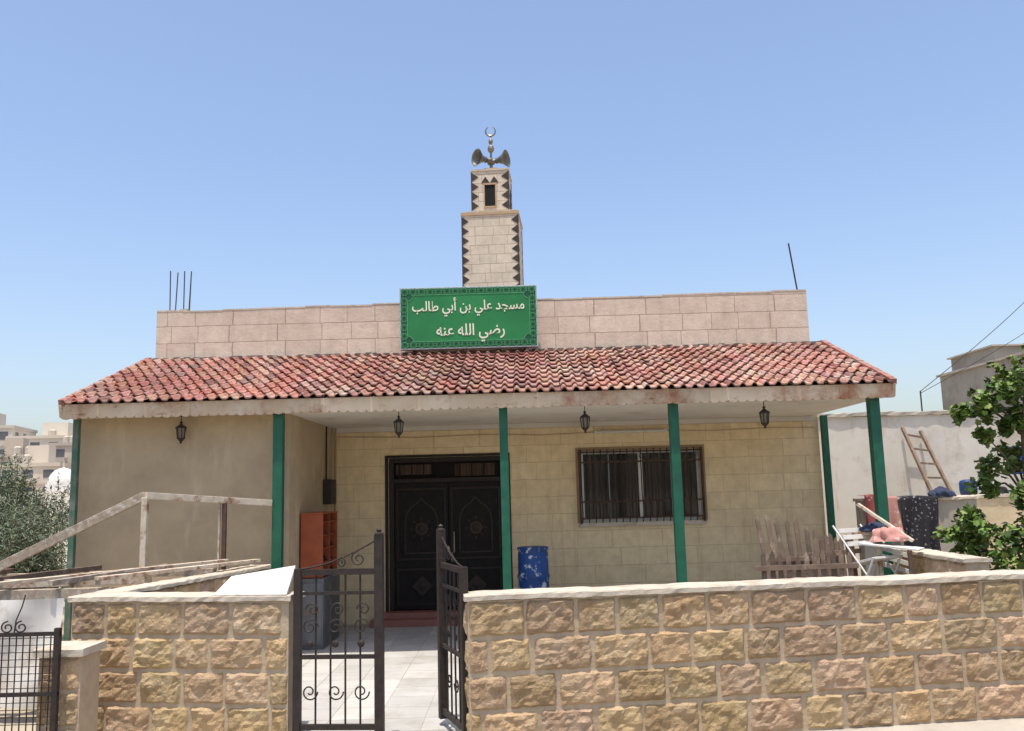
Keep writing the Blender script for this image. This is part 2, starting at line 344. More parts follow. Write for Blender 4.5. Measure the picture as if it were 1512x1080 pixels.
# window
b=MB()
wx0,wx1,wz0,wz1=.98,2.76,1.38,2.43; wy=YB+.08
b.box(wx0-.05,wx1+.05,YB-.05,YB+.03,wz0-.06,wz0-.001,M_cope); b.box(wx0,wx0+.045,wy-.03,wy+.04,wz0,wz1,M_alu);b.box(wx1-.045,wx1,wy-.03,wy+.04,wz0,wz1,M_alu)
b.box(wx0+.045,wx1-.045,wy-.03,wy+.04,wz1-.045,wz1,M_alu);b.box(wx0+.045,wx1-.045,wy-.03,wy+.04,wz0,wz0+.045,M_alu)
b.box(1.845,1.905,wy-.035,wy+.035,wz0+.045,wz1-.045,M_white)
for cx in (1.40,2.34): b.box(cx-.012,cx+.012,wy-.01,wy+.02,wz0+.045,wz1-.045,M_alu,.6)
b.box(wx0+.045,wx1-.045,wy+.005,wy+.009,wz0+.045,wz1-.045,M_glass)
for (a,c) in ((1.0,1.30),(1.55,1.84),(1.92,2.2),(2.45,2.76)):
    nX=24;vs=[]
    for i in range(nX+1):
        f=i/nX;xv=a+(c-a)*f; yv=wy+.09+.025*math.sin(f*22+a*9)
        vs+=[(xv,yv,wz0),(xv,yv,wz1)]
    b.add(vs,[(2*i,2*i+2,2*i+3,2*i+1) for i in range(nX)],M_curt,2.6)
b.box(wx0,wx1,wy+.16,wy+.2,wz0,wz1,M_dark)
for z in (wz1+.004,): b.box(wx0-.07,wx1+.07,YB-.016,YB-.002,z,z+.05,M_tan,.7)
b.box(wx0-.07,wx0-.004,YB-.016,YB-.002,wz0,wz1,M_tan,.7);b.box(wx1+.004,wx1+.07,YB-.016,YB-.002,wz0,wz1,M_tan,.7)
b.obj("window",MQ)
b=MB()
gy=YB-.06
for z in (wz1-.02,wz1-.17,wz0+.30,wz0+.06): b.box(wx0-.02,wx1+.02,gy-.006,gy+.006,z-.012,z+.012,M_rust)
for i in range(19):
    xa=wx0+i*(wx1-wx0)/18
    pts=[(xa,gy-.014,wz1+.02),(xa,gy-.014,wz0+.42),(xa,gy-.07,wz0+.30),(xa,gy-.10,wz0+.18),(xa,gy-.07,wz0+.06),(xa,gy-.014,wz0-.0)]
    b.tube(pts,.009,M_iron,5)
for i in range(9):
    xa=wx0+.1+i*.2
    pts=[(xa+.05*math.cos(t)*(1-t/9),gy-.016,wz1-.095+.05*math.sin(t)*(1-t/9)) for t in [k*.7 for k in range(11)]]
    b.tube(pts,.005,M_iron,4)
for xa in (wx0-.02,wx1+.02): b.box(xa-.012,xa+.012,gy-.012,YB+.0,wz0-.02,wz1+.02,M_rust)
b.obj("window_grille",MQ)
b=MB(); b.box(1.2,2.28,YB-.05,YB-.004,2.69,2.73,M_white); b.cyl((1.24,YB-.07,2.705),(2.24,YB-.07,2.705),.014,M_white)
b.box(1.2,1.24,YB-.09,YB-.05,2.685,2.725,M_white);b.box(2.24,2.28,YB-.09,YB-.05,2.685,2.725,M_white)
b.tube([(2.28,YB-.01,2.71),(3.0,YB-.01,2.69),(3.8,YB-.01,2.71),(4.5,YB-.01,2.70)],.005,M_tan,5)
b.tube([(1.2,YB-.01,2.71),(.4,YB-.01,2.69),(-.4,YB-.012,2.72),(-1.4,YB-.012,2.70),(-2.7,YB-.01,2.74)],.005,M_tan,5)
b.obj("tube_light_fitting",MQ)
b=MB(); b.box(-2.719,-2.60,12.55,12.9,1.75,2.1,M_iron); b.cyl((-2.70,12.7,2.1),(-2.70,12.7,2.86),.012,M_iron); b.cyl((-2.66,13.17,0.2),(-2.66,13.17,2.86),.018,M_plas)
b.obj("electric_meter_box",MQ,bevel=.005)
# minaret
b=MB()
h1=6.48;h2=7.28;w1=.47;w2=.315
b.box(-w1,w1,-w1,w1,3.3,h1-.05,M_min); b.box(-w1-.015,w1+.015,-w1-.015,w1+.015,h1-.05,h1,M_tan)
b.box(-w1+.03,w1-.03,-w1+.03,w1-.03,h1,h1+.03,M_cope)
b.box(-w2,w2,-w2,w2,h1+.03,h2-.03,M_min); b.box(-w2-.015,w2+.015,-w2-.015,w2+.015,h2-.03,h2,M_cope)
b.box(-.11,.11,-.11,.11,h2,h2+.1,M_tan); 
def tooth(side,w,z0,z1,edge,dep):
    pts=[(edge*w,z0),(edge*w,z1),(edge*(w-dep),(z0+z1)/2)]
    R=Matrix.Rotation(side*math.pi/2,3,'Z'); vs=[]
    for yo in (-w-.006,-w+.01):
        for x_,z_ in pts: vs.append(R@Vector((x_*1.004,yo,z_)))
    b.add(vs,[(0,1,2),(5,4,3),(0,3,4,1),(1,4,5,2),(2,5,3,0)],M_dteeth)
for side in range(4):
    for e in (-1,1):
        z=h1-.07
        while z>3.6: tooth(side,w1,z-.165,z,e,.115); z-=.165
        z=h2-.05
        for k in range(4): tooth(side,w2,z-.168,z,e,.12); z-=.168
b.box(-.085,.085,-w2-.008,-w2+.02,h1+.15,h1+.52,M_dark);
for xa in (-.105,.09): b.box(xa,xa+.015,-w2-.02,-w2,h1+.13,h1+.53,M_tan)
b.box(-.105,.105,-w2-.02,-w2,h1+.52,h1+.545,M_tan);b.box(-.105,.105,-w2-.02,-w2,h1+.12,h1+.145,M_tan)
for cx in (-.075,.075):
    vs=[(cx-.07,-w2-.006,h1+.56),(cx+.07,-w2-.006,h1+.56),(cx,-w2-.006,h1+.67)]
    b.add(vs+[(x_,y_+.015,z_) for x_,y_,z_ in vs],[(0,1,2),(5,4,3),(0,3,4,1),(1,4,5,2),(2,5,3,0)],M_dteeth)
b.box(w2-.02,w2+.008,-.085,.085,h1+.15,h1+.52,M_dark)
MM=Matrix.Translation((-.27,14.6,0))@Matrix.Rotation(math.radians(-4.5),4,'Z')
b.obj("minaret",MQ,M=MM)
b=MB()
b.lathe((0,0,h2+.1),(0,0,1),[(0,.07),(.03,.03),(.12,.02),(.30,.018),(.34,.05),(.38,.06),(.42,.05),(.46,.02),(.49,.035),(.52,.04),(.55,.03),(.58,.012),(.62,.01)],12,M_gold)
cz=h2+.10+.62+.085; pts=[]
for k in range(25):
    an=math.radians(90+28+(360-56)*k/24); rr=.085
    pts.append((rr*math.cos(an),0,cz+rr*math.sin(an)))
for k in range(24):
    f=1-abs(k-11.5)/13; b.cyl(pts[k],pts[k+1],.006+.014*f,M_gold,n=8)
b.obj("crescent_finial",MQ,M=MM)
b=MB()
for (xa,ya,dx) in ((-5.27,13.35,-.01),(-5.22,13.42,.03),(-5.06,13.35,.0),(-5.01,13.42,.03),(-5.03,13.5,.02)):
    b.cyl((xa,ya,4.6),(xa+dx,ya,5.43+random.uniform(-.05,.03)),.009,M_rust,n=6)
b.box(-5.1,-4.98,13.3,13.5,4.7,4.78,M_conc)
b.obj("rebar_stubs",MQ)
b=MB(); b.cyl((4.48,13.4,4.7),(4.38,13.4,5.60),.012,M_iron,n=6); b.obj("antenna_rod",MQ)
def speaker(dirv,off,s=1.0):
    b=MB(); d=Vector(dirv).normalized(); o=Vector(off)
    pr=[(-.08,.045),(-.04,.055),(.0,.05),(.02,.03),(.10,.045),(.16,.075),(.21,.115),(.23,.135),(.232,.14),(.225,.13),(.15,.07),(.05,.03)]
    b.lathe(o,d,[(a*s,c*s) for a,c in pr],20,M_horn,cap=False)
    b.lathe(o,d,[(.05,.001),(.06,.055),(.062,.001)],12,M_hornd,cap=False)
    b.lathe(o,d,[(-.08*s,.045*s),(-.10*s,.03),(-.101*s,.001)],12,M_horn,cap=False)
    b.beam(o,(0,0,o.z-.09),.02,.02,M_hornd); b.beam((0,0,o.z-.2),(0,0,o.z+.02),.025,.025,M_hornd)
    ob=b.obj("loudspeaker",None,smooth=True,M=MM); return ob
speaker((-1,-.9,.02),(-.04,-.03,h2+.26),1.1); speaker((1,-.35,.05),(.04,0,h2+.25),1.1)
# ---------------------------------------------------------------- sign
SG=empty("mosque_name_sign")
sx0,sx1,sz0,sz1=-1.66,.40,3.99,4.93; sy=12.93
b=MB()
b.box(sx0,sx1,sy,sy+.10,sz0,sz1,M_alu)
b.box(sx0+.02,sx1-.02,sy-.004,sy-.001,sz0+.02,sz1-.02,M_signd)
b.obj("sign_case",SG,bevel=.004)
b=MB()
bw=.115; ix0,ix1,iz0,iz1=sx0+bw,sx1-bw,sz0+bw,sz1-bw
pts=[]
def cor(cx,cz,a0):
    return [(cx+.09*math.cos(math.radians(a0-90*k/6)),cz+.09*math.sin(math.radians(a0-90*k/6))) for k in range(7)]
pts+=cor(ix0,iz0,90); pts+=cor(ix1,iz0,180); pts+=cor(ix1,iz1,270); pts+=cor(ix0,iz1,360)
b.add([(p[0],sy-.007,p[1]) for p in pts],[tuple(range(len(pts)))],M_signg)
b.obj("sign_panel",SG)
b=MB()
def line(p,q,w=.009,y=sy-.0105,m=M_signl):
    b.beam((p[0],y,p[1]),(q[0],y,q[1]),w,.003,m,up=(0,1,0))
for p,q in zip(pts,pts[1:]+pts[:1]): line(p,q,.012)
def star(cx,cz,r,y):
    P=[(cx+r*math.cos(k*math.pi/4+.39),cz+r*math.sin(k*math.pi/4+.39)) for k in range(8)]
    for k in range(8): line(P[k],P[(k+3)%8],.009,y)
k=0
nx=16
for i in range(nx):
    cx=sx0+.075+i*(sx1-sx0-.15)/(nx-1)
    for cz in (sz0+.068,sz1-.068): star(cx,cz,.062,sy-.0085-.0004*(k%2)); k+=1
nz=6
for i in range(1,nz):
    cz=sz0+.068+i*(sz1-sz0-.136)/nz
    for cx in (sx0+.068,sx1-.068): star(cx,cz,.062,sy-.0085-.0004*(k%2)); k+=1
b.obj("sign_border_pattern",SG)
def text(body,cx,cz,wid,name):
    cu=bpy.data.curves.new(name,'FONT'); cu.body=body; cu.align_x='CENTER'; cu.align_y='CENTER'; cu.size=.3; cu.extrude=.002; cu.offset=.004
    ob=bpy.data.objects.new(name,cu); COL.objects.link(ob); cu.materials.append(M_text)
    bpy.context.view_layer.update()
    d=ob.dimensions
    s=wid/max(d.x,.01)
    ob.scale=(s,s*1.2,s)
    ob.rotation_euler=(math.pi/2,0,0); ob.location=(cx,sy-.012,cz); ob.parent=SG
l1=["\uFEE3\uFEB4\uFEA0\uFEAA","\uFECB\uFEE0\uFEF2","\uFE91\uFEE6","\uFE83\uFE91\uFEF2","\uFEC3\uFE8E\uFEDF\uFE90"]
l2=["\uFEAD\uFEBF\uFEF2","\uFE8D\uFEDF\uFEE0\uFEEA","\uFECB\uFEE8\uFEEA"]
vis=lambda ws:" ".join(w[::-1] for w in reversed(ws))
text(vis(l1),-.63,4.63,1.68,"sign_text_upper"); text(vis(l2),-.60,4.26,1.02,"sign_text_lower")
b=MB(); 
for xa in (sx0+.2,sx1-.2): b.beam((xa,sy+.1,sz1-.15),(xa,YB+.02,4.55),.03,.03,M_iron); b.box(xa-.02,xa+.02,sy+.1,sy+.13,3.9,sz1-.1,M_iron)
b.obj("sign_brackets",SG)
# ---------------------------------------------------------------- lanterns
for lx in (-4.0,-1.38,.86,3.02):
    b=MB(); ly=10.58
    b.cyl((lx,ly,2.868),(lx,ly,2.80),.005,M_iron,n=6)
    b.lathe((lx,ly,2.86),(0,0,1),[(0,.03),(.009,.03)],10,M_iron)
    P=[(2.80,.008),(2.785,.022),(2.77,.010),(2.755,.03),(2.725,.068),(2.715,.07)]
    b.lathe((lx,ly,0),(0,0,1),P,6,M_iron)
    b.lathe((lx,ly,0),(0,0,1),[(2.715,.052),(2.60,.040)],6,M_gl)
    for k in range(6):
        an=k*math.pi/3
        ca,sa=math.cos(an),math.sin(an)
        b.cyl((lx+.056*ca,ly+.056*sa,2.717),(lx+.043*ca,ly+.043*sa,2.598),.006,M_iron,n=5)
    b.lathe((lx,ly,0),(0,0,1),[(2.60,.050),(2.59,.046),(2.565,.022),(2.555,.012),(2.545,.016),(2.53,.004)],6,M_iron)
    b.obj("hanging_lantern")
# ---------------------------------------------------------------- boundary walls
def rockblock(b,x0,x1,z0,z1,seed,yf=0.0,dirn=0,col=1.0):
    nx,nz=14,10; vs=[]
    tx=noise.noise(Vector((seed,1,1)))*.03; tz=noise.noise(Vector((seed,5,1)))*.03
    for j in range(nz+1):
        for i in range(nx+1):
            u=i/nx;w=j/nz; e=min(u,1-u)*(x1-x0); e2=min(w,1-w)*(z1-z0)
            ed=min(1,min(e,e2)/.028)
            q=Vector((u*3.4*(x1-x0)/.4+seed*7.1,w*2.6,seed*3.3))
            nz_=abs(noise.noise(q))*1.2+noise.noise(q*2.7)*.45+noise.noise(q*6)*.22
            y=yf-(.003+.023*ed*(.40+1.0*nz_+tx*(u-.5)*20+tz*(w-.5)*20))
            if ed==0: y=yf+.006
            jx=noise.noise(Vector((seed,w*3,u*3+9)))*.012; jz=noise.noise(Vector((seed+5,w*3,u*4)))*.010
            vs.append((x0+(x1-x0)*u+jx,y,z0+(z1-z0)*w+jz))
    fs=[]
    for j in range(nz):
        for i in range(nx):
            a=j*(nx+1)+i; fs.append((a,a+1,a+nx+2,a+nx+1))
    if dirn: vs=[(-(y) if dirn>0 else y, x, z) for x,y,z in vs]
    b.add(vs,fs,M_rock,col)
def rockrow(b,x0,x1,rows,yf,off=0,dirn=0,seed=0):
    z1=rows[0]; k=0
    for zn in rows[1:]:
        x=x0-(.22 if k%2 else 0)-off
        while x<x1:
            w=random.uniform(.27,.47); gp=random.uniform(.003,.010); a=max(x,x0)+gp; c=min(x+w,x1)-gp
            if c-a>.05:
                t=random.uniform(.80,1.16); rockblock(b,a,c,zn+.005+random.uniform(0,.008),z1-.006,seed+x*1.7+k*5.3,yf,dirn,(t,t*random.uniform(.94,1.03),t*random.uniform(.86,1.06)))
            x+=w
        z1=zn;k+=1
def roughslab(b,x0,x1,y0,y1,z0,z1,mat,seg=.06,jit=.006,ang=0):
    n=max(2,int((x1-x0)/seg)); vs=[];rng=[(y0,z0),(y0,z1-.008),(y0+.01,z1),((y0+y1)/2,z1),(y1-.01,z1),(y1,z1-.008),(y1,z0)]
    for i in range(n+1):
        x=x0+(x1-x0)*i/n; lump=noise.noise(Vector((x*1.3,y0,3)))*jit*1.6
        for (y,z) in rng: vs.append((x,y+random.uniform(-jit,jit)*.7,z+random.uniform(-jit,jit)*.6+lump))
    m=len(rng); fs=[tuple(range(m)),tuple(n*m+k for k in range(m))[::-1]]
    for i in range(n):
        for k in range(m): fs.append((i*m+k,(i+1)*m+k,(i+1)*m+(k+1)%m,i*m+(k+1)%m))
    b.add(vs,fs,mat)
ROWS=[1.06,.79,.53,.27,-.0,-.2]
def rotm(x,y,ang): return Matrix.Translation((x,y,0))@Matrix.Rotation(ang,4,'Z')
b=MB(); LW=9.0; b.box(0,LW,0.0,.24,-.1,1.06,M_mort); rockrow(b,0,LW,ROWS,0,seed=2)
rockrow(b,.0,.24,ROWS,0,dirn=-1,seed=30)
roughslab(b,-.025,LW,-.028,.27,1.062,1.105,M_cope)
b.obj("stone_boundary_wall",M=rotm(-.375,6.70,math.atan2(.55,4.45)))
b=MB(); LL=1.86; b.box(0,LL,0.0,.24,-.1,1.06,M_mort); rockrow(b,0,LL,ROWS,0,seed=60,off=.1)
roughslab(b,-.025,LL+.025,-.028,.27,1.062,1.105,M_cope)
b.obj("stone_boundary_wall",M=rotm(-3.62,7.34,math.atan2(-.30,1.84)))
b=MB(); A=Vector((-3.42,7.55));B=Vector((-2.86,10.35)); LS=(B-A).length; an=math.atan2(B.y-A.y,B.x-A.x)
b.box(0,LS,0,.2,-.1,1.045,M_mort); rockrow(b,0,LS,ROWS[:3],0,seed=90); roughslab(b,-.02,LS,-.03,.23,1.062,1.10,M_cope)
b.obj("low_side_wall",M=rotm(A.x,A.y,an))
b=MB(); b.box(0,1.65,0,.22,-.1,1.06,M_mort); rockrow(b,0,1.65,ROWS[:3],0,seed=120); roughslab(b,-.02,1.67,-.03,.25,1.062,1.10,M_cope)
b.obj("low_side_wall",M=rotm(4.36,10.40,-math.pi/2))
# ---------------------------------------------------------------- gate leaves
def gate_leaf(hinge,free,flip=1):
    b=MB(); h=Vector((*hinge,0));f=Vector((*free,0)); d=(f-h);Lg=d.length; 
    b.box(0,.055,-.028,.028,.08,1.30,M_iron); b.box(Lg-.065,Lg,-.032,.032,.06,1.55,M_iron)
    b.box(.055,Lg-.065,-.018,.018,1.25,1.295,M_iron); b.box(.055,Lg-.065,-.016,.016,.10,.14,M_iron); b.box(.055,Lg-.065,-.014,.014,.62,.65,M_iron)
    b.box(.055,Lg-.065,-.012,.012,1.10,1.125,M_iron)
    n=5
    for i in range(1,n):
        xa=.055+(Lg-.12)*i/n; b.cyl((xa,0,.14),(xa,0,1.25),.008,M_iron,n=6)
    def spiral(cx,cz,r,turn,a0,s=1):
        return [(cx+r*(1-.8*t/22)*math.cos(a0+s*turn*t/22*2*math.pi),-.018,cz+r*(1-.8*t/22)*math.sin(a0+s*turn*t/22*2*math.pi)) for t in range(23)]
    for k in range(3):
        cx=.13+k*(Lg-.22)/2.4
        b.tube(spiral(cx,.86,.065,1.4,0,1),.006,M_iron,5); b.tube(spiral(cx+.02,.99,.055,1.3,math.pi,-1),.006,M_iron,5)
        b.tube(spiral(cx,.38,.065,1.4,0,-1),.006,M_iron,5)
        b.lathe((cx,-.03,.735),(0,1,0),[(0,.012),(.01,.03),(.02,.012)],8,M_iron)
    crest=[(.05+(Lg-.12)*t/12,0,1.30+.20*(t/12)**1.6) for t in range(13)]
    b.tube(crest,.007,M_iron,5)
    b.tube(spiral(Lg-.19,1.37,.06,1.5,math.pi/2,1),.006,M_iron,5); b.tube(spiral(Lg-.33,1.345,.04,1.4,math.pi/2,-1),.006,M_iron,5)
    b.lathe((Lg-.032,0,1.55),(0,0,1),[(0,.038),(.012,.038),(.02,.018),(.04,.022),(.055,.004)],8,M_iron)
    ob=b.obj("wrought_iron_gate",M=rotm(h.x,h.y,math.atan2(d.y,d.x)))
gate_leaf((-1.74,7.04),(-1.04,6.98)); gate_leaf((-.40,6.80),(-.64,7.48))
# ---------------------------------------------------------------- left timber railing & frame
b=MB(); P2=(-2.86,10.42,1.80);Bp=(-3.85,9.25,1.915);C=(-5.35,9.15,1.20)
b.beam(P2,Bp,.05,.07,M_pwood); b.beam(Bp,C,.05,.09,M_wood); b.beam((C[0],C[1],C[2]),(C[0],C[1],0),.06,.06,M_wood)
b.beam((Bp[0],Bp[1],1.90),(Bp[0],Bp[1],0),.06,.06,M_pwood)
b.beam((-3.25,9.95,1.82),(-3.25,9.95,0),.045,.045,M_rust); b.beam((-3.30,9.93,1.82),(-3.30,9.93,0.0),.02,.04,M_pwood)
b.obj("timber_handrail",bevel=.004)
b=MB()
for (p,q,w,h,m) in (((-6.2,9.5,1.10),(-3.2,9.55,1.10),.05,.07,M_wood),((-6.2,8.35,1.12),(-3.5,8.6,1.12),.06,.08,M_pwood),((-6.2,8.0,1.06),(-3.62,8.05,1.06),.07,.09,M_wood),
    ((-4.1,7.9,1.165),(-3.75,9.6,1.165),.05,.05,M_wood),((-5.0,7.9,1.165),(-4.5,9.7,1.165),.05,.05,M_old),((-4.6,7.9,1.17),(-3.2,9.9,1.19),.08,.03,M_pwood),((-5.6,7.9,1.16),(-5.4,9.6,1.16),.05,.05,M_old),
    ((-3.7,7.95,1.19),(-2.95,10.2,1.16),.09,.035,M_pwood)):
    b.beam(p,q,w,h,m)
for p in ((-6.1,8.05),(-3.75,8.02),(-6.1,9.5),(-3.4,9.55),(-4.9,9.5)): b.box(p[0]-.03,p[0]+.03,p[1]-.03,p[1]+.03,0,1.06,M_old)
b.obj("timber_frame",bevel=.004)
b=MB()
vs=[];nx=60
for i in range(nx+1):
    x=-7.5+3.5*i/nx
    for j in range(13):
        z=1.03-.9*j/12; vs.append((x,7.93+.03*math.sin(x*9+j*.5)+.02*noise.noise(Vector((x*4,j*.6,2)))-.008*j*.3,z+(.01*math.sin(x*5) if j else 0)))
b.add(vs,[(i*13+j,i*13+j+1,(i+1)*13+j+1,(i+1)*13+j) for i in range(nx) for j in range(12)],M_white)
b.obj("white_tarpaulin",smooth=True)
b=MB()
for z in (.92,.5,.12): b.box(-5.2,-3.33,6.59,6.61,z-.014,z+.014,M_iron)
for i in range(38):
    xa=-5.2+i*.05; b.cyl((xa,6.6,.1),(xa,6.6,.92),.005,M_iron,n=5)
for i in range(16): b.box(-5.2,-3.33,6.598,6.602,.14+i*.05,.145+i*.05,M_iron)
for xa in (-5.2,-4.3,-3.35): b.box(xa-.02,xa+.02,6.58,6.62,0,.96,M_iron)
for cx,s in ((-3.72,1),(-3.62,-1)):
    b.tube([(cx+s*.05*(1-t/26)*math.cos(math.pi*.5+s*t*.45),6.6,.97+.045*(1-t/26)*math.sin(math.pi*.5+s*t*.45)) for t in range(20)],.006,M_iron,5)
b.tube([(-3.67,6.6,.93),(-3.66,6.6,1.02),(-3.62,6.6,1.12),(-3.6,6.6,1.2)],.005,M_iron,5)
b.obj("iron_fence")
b=MB(); b.box(-3.53,-3.22,6.70,7.0,-.05,.74,M_mort); rockrow(b,-3.53,-3.22,[.74,.49,.24,-.03],6.70,seed=200); roughslab(b,-3.56,-3.19,6.66,7.04,.742,.80,M_cope); b.obj("stone_plinth")
b=MB(); b.add([(-2.40,7.12,1.112),(-1.80,7.02,1.112),(-1.83,7.42,1.30),(-2.38,7.5,1.22),(-2.40,7.13,1.09),(-1.80,7.03,1.09),(-1.83,7.44,1.28),(-2.38,7.52,1.20)],[(0,1,2,3),(7,6,5,4),(0,4,5,1),(1,5,6,2),(2,6,7,3),(3,7,4,0)],M_white); b.obj("white_board")
# ---------------------------------------------------------------- shoe rack
b=MB(); X0,X1,Y0,Y1,H=-2.70,-2.42,11.2,12.1,1.64
b.box(X0,X1,Y0,Y0+.02,.86,H,M_orange);b.box(X0,X1,Y1-.02,Y1,.86,H,M_orange);b.box(X0,X0+.01,Y0+.02,Y1-.02,.86,H,M_orange,.6);b.box(X0,X1+.01,Y0-.005,Y1+.005,H,H+.02,M_orange)
for k in range(5): b.box(X0+.01,X1-.01,Y0+.02,Y1-.02,.87+k*.165,.885+k*.165,M_orange,.8)
b.box(X0+.01,X1-.005,11.64,11.66,.885,H,M_orange,.8)
for (yy,zz) in ((11.35,1.05),(11.5,1.05),(11.85,1.215),(11.4,1.38),(11.9,.885)):
    b.lathe((X0+.04,yy,zz+.03),(1,0,0),[(0,.02),(.04,.035),(.12,.028),(.2,.035),(.22,.015)],8,M_dark)
b.obj("shoe_rack",bevel=.002)
b=MB(); b.box(-2.70,-2.40,11.15,12.15,0.01,.855,M_cab); 
for k in range(2): b.box(-2.398,-2.39,11.18+k*.49,11.63+k*.49,.05,.82,M_cab,.8)
b.box(-2.68,-2.42,11.14,11.149,.06,.8,M_cab,1.2); b.obj("grey_metal_cabinet",bevel=.004)
b=MB(); b.lathe((.22,12.3,0),(0,0,1),[(0,.19),(.02,.205),(.25,.21),(.27,.222),(.30,.222),(.32,.21),(.68,.21),(.70,.222),(.73,.222),(.75,.21),(1.02,.205),(1.06,.195),(1.08,.215),(1.10,.215),(1.11,.18)],28,M_blue); b.obj("blue_plastic_drum",smooth=True)
# ---------------------------------------------------------------- slatted wood, chairs
def slats(x0,x1,y0,y1,n,zt,zb,rails,lean,fan=.0):
    b=MB()
    for i in range(n):
        f=i/(n-1);x=x0+(x1-x0)*f;y=y0+(y1-y0)*f;t=zt+random.uniform(-.04,.03)-.12*f*(fan<0)
        c=random.uniform(.7,1.6)
        top=Vector((x+fan*(1-f)+random.uniform(-.01,.01),y+lean,t)); bot=Vector((x,y,zb))
        b.beam(bot,top,.05,.018,M_old,(c,)*3,up=(0,1,0))
        d=(top-bot).normalized(); b.add([top+Vector((-.025,-.009,0)),top+Vector((.025,-.009,0)),top+d*.05+Vector((0,-.009,0)),top+Vector((-.025,.009,0)),top+Vector((.025,.009,0)),top+d*.05+Vector((0,.009,0))],[(0,1,2),(5,4,3),(0,2,5,3),(1,4,5,2)],M_old,(c,)*3)
    for z in rails:
        k=(z-zb)/(zt-zb)*lean
        b.beam((x0-.08,y0+k-.022,z),(x1+.08,y1+k-.022,z+.01),.02,.05,M_old,(1.3,)*3,up=(0,0,1))
    b.obj("slatted_wooden_panel",bevel=.002)
slats(2.82,3.28,9.75,9.7,7,1.50,.2,(.5,1.05),.12,-.16)
slats(2.55,3.45,9.35,9.3,11,1.12,.1,(.35,1.0),.05,.02)
slats(3.18,3.75,9.5,9.9,8,1.24,.1,(.4,1.10),.15,.03)
def chair(M_):
    b=MB()
    for sx in (-.22,.22):
        b.cyl((sx,-.2,0),(sx,.22,.92),.012,M_white,n=6); b.cyl((sx,.22,0),(sx,-.2,.48),.012,M_white,n=6)
    b.box(-.22,.22,-.22,.2,.46,.485,M_white)
    for z in (.66,.74,.82): b.box(-.22,.22,.08+(z-.66)*.45,.10+(z-.66)*.45,z,z+.05,M_white)
    b.obj("folding_chair",M=M_,bevel=.003)
chair(Matrix.Translation((3.95,9.75,.55))@Matrix.Rotation(.5,4,'Z')@Matrix.Rotation(-.25,4,'X'))
chair(Matrix.Translation((4.0,10.0,.25))@Matrix.Rotation(-.5,4,'Z')@Matrix.Rotation(.3,4,'Y'))
b=MB(); 
b.box(3.55,4.25,9.5,10.25,.50,.54,M_old); 
for p in ((3.6,9.55),(4.2,9.55),(3.6,10.2),(4.2,10.2)): b.box(p[0]-.025,p[0]+.025,p[1]-.025,p[1]+.025,0,.5,M_old)
b.box(3.6,4.2,9.6,10.2,.541,.60,M_old,1.5)
b.obj("low_wooden_table",bevel=.004)
b=MB()
b.beam((3.85,10.05,1.62),(4.28,9.7,1.22),.07,.03,M_pwood);b.beam((3.8,9.9,1.2),(4.3,9.55,1.14),.3,.02,M_white);b.beam((3.78,10.1,1.3),(4.3,10.0,1.28),.05,.04,M_pwood);b.beam((3.95,9.8,0),(3.95,9.8,1.17),.04,.04,M_pwood);b.beam((4.2,9.6,0),(4.2,9.62,1.14),.04,.04,M_old,1.5)
b.obj("broken_bed_frame",bevel=.003)
def drape(name,x0,x1,yt,zt,zb,mat,th=.12,wave=.03,seed=0):
    b=MB();nx=40;nz=20;vs=[]
    for i in range(nx+1):
        for j in range(nz+1):
            f=j/nz;x=x0+(x1-x0)*i/nx
            if f<.15: y=yt+th*(1-f/.15);z=zt
            else:
                g=(f-.15)/.85; y=yt-.01-wave*g*(1+math.sin(x*17+seed+g*2)+.5*math.sin(x*41+seed)); z=zt-(zt-zb)*g*(1+.05*math.sin(x*6+seed))
            vs.append((x+.02*math.sin(f*4+seed),y,z+.008*math.sin(x*13)))
    b.add(vs,[(i*(nz+1)+j,i*(nz+1)+j+1,(i+1)*(nz+1)+j+1,(i+1)*(nz+1)+j) for i in range(nx) for j in range(nz)],mat)
    b.obj(name,smooth=True)
b=MB(); b.box(4.72,6.3,12.2,12.4,0,1.60,M_conc); roughslab(b,4.7,6.32,12.17,12.43,1.602,1.64,M_cope); b.obj("low_block_wall")
drape("patterned_cloth",5.22,5.72,12.13,1.66,.9,M_c1,.25,.05,1)
drape("pink_blanket",4.90,5.20,12.12,1.67,1.12,M_c2,.25,.05,4)
drape("folded_blanket",4.72,4.94,12.10,1.69,1.30,M_c3,.25,.05,6)
# heap of laundry lying on the low side wall and bed frame
def heap(name,cx,cy,cz,rx,ry,rz,mat,sd_):
    b=MB();n=26;m=14;vs=[]
    for j in range(m+1):
        ph=math.pi/2*j/m
        for i in range(n):
            th=2*math.pi*i/n; r=1+.35*noise.noise(Vector((math.cos(th)*1.6,math.sin(th)*1.6,ph*1.5+sd_)))+.12*math.sin(th*7+ph*5+sd_)
            vs.append((cx+rx*r*math.cos(ph)*math.cos(th),cy+ry*r*math.cos(ph)*math.sin(th),cz+rz*math.sin(ph)*r))
    b.add(vs,[(j*n+i,j*n+(i+1)%n,(j+1)*n+(i+1)%n,(j+1)*n+i) for j in range(m) for i in range(n)],mat); b.obj(name,smooth=True)
heap("laundry_pile",4.08,9.82,1.22,.20,.14,.13,M_c2,1); heap("laundry_pile",4.02,10.06,1.31,.16,.10,.09,M_c4,5)
heap("laundry_pile",5.85,12.25,1.64,.16,.12,.12,M_c4,9)
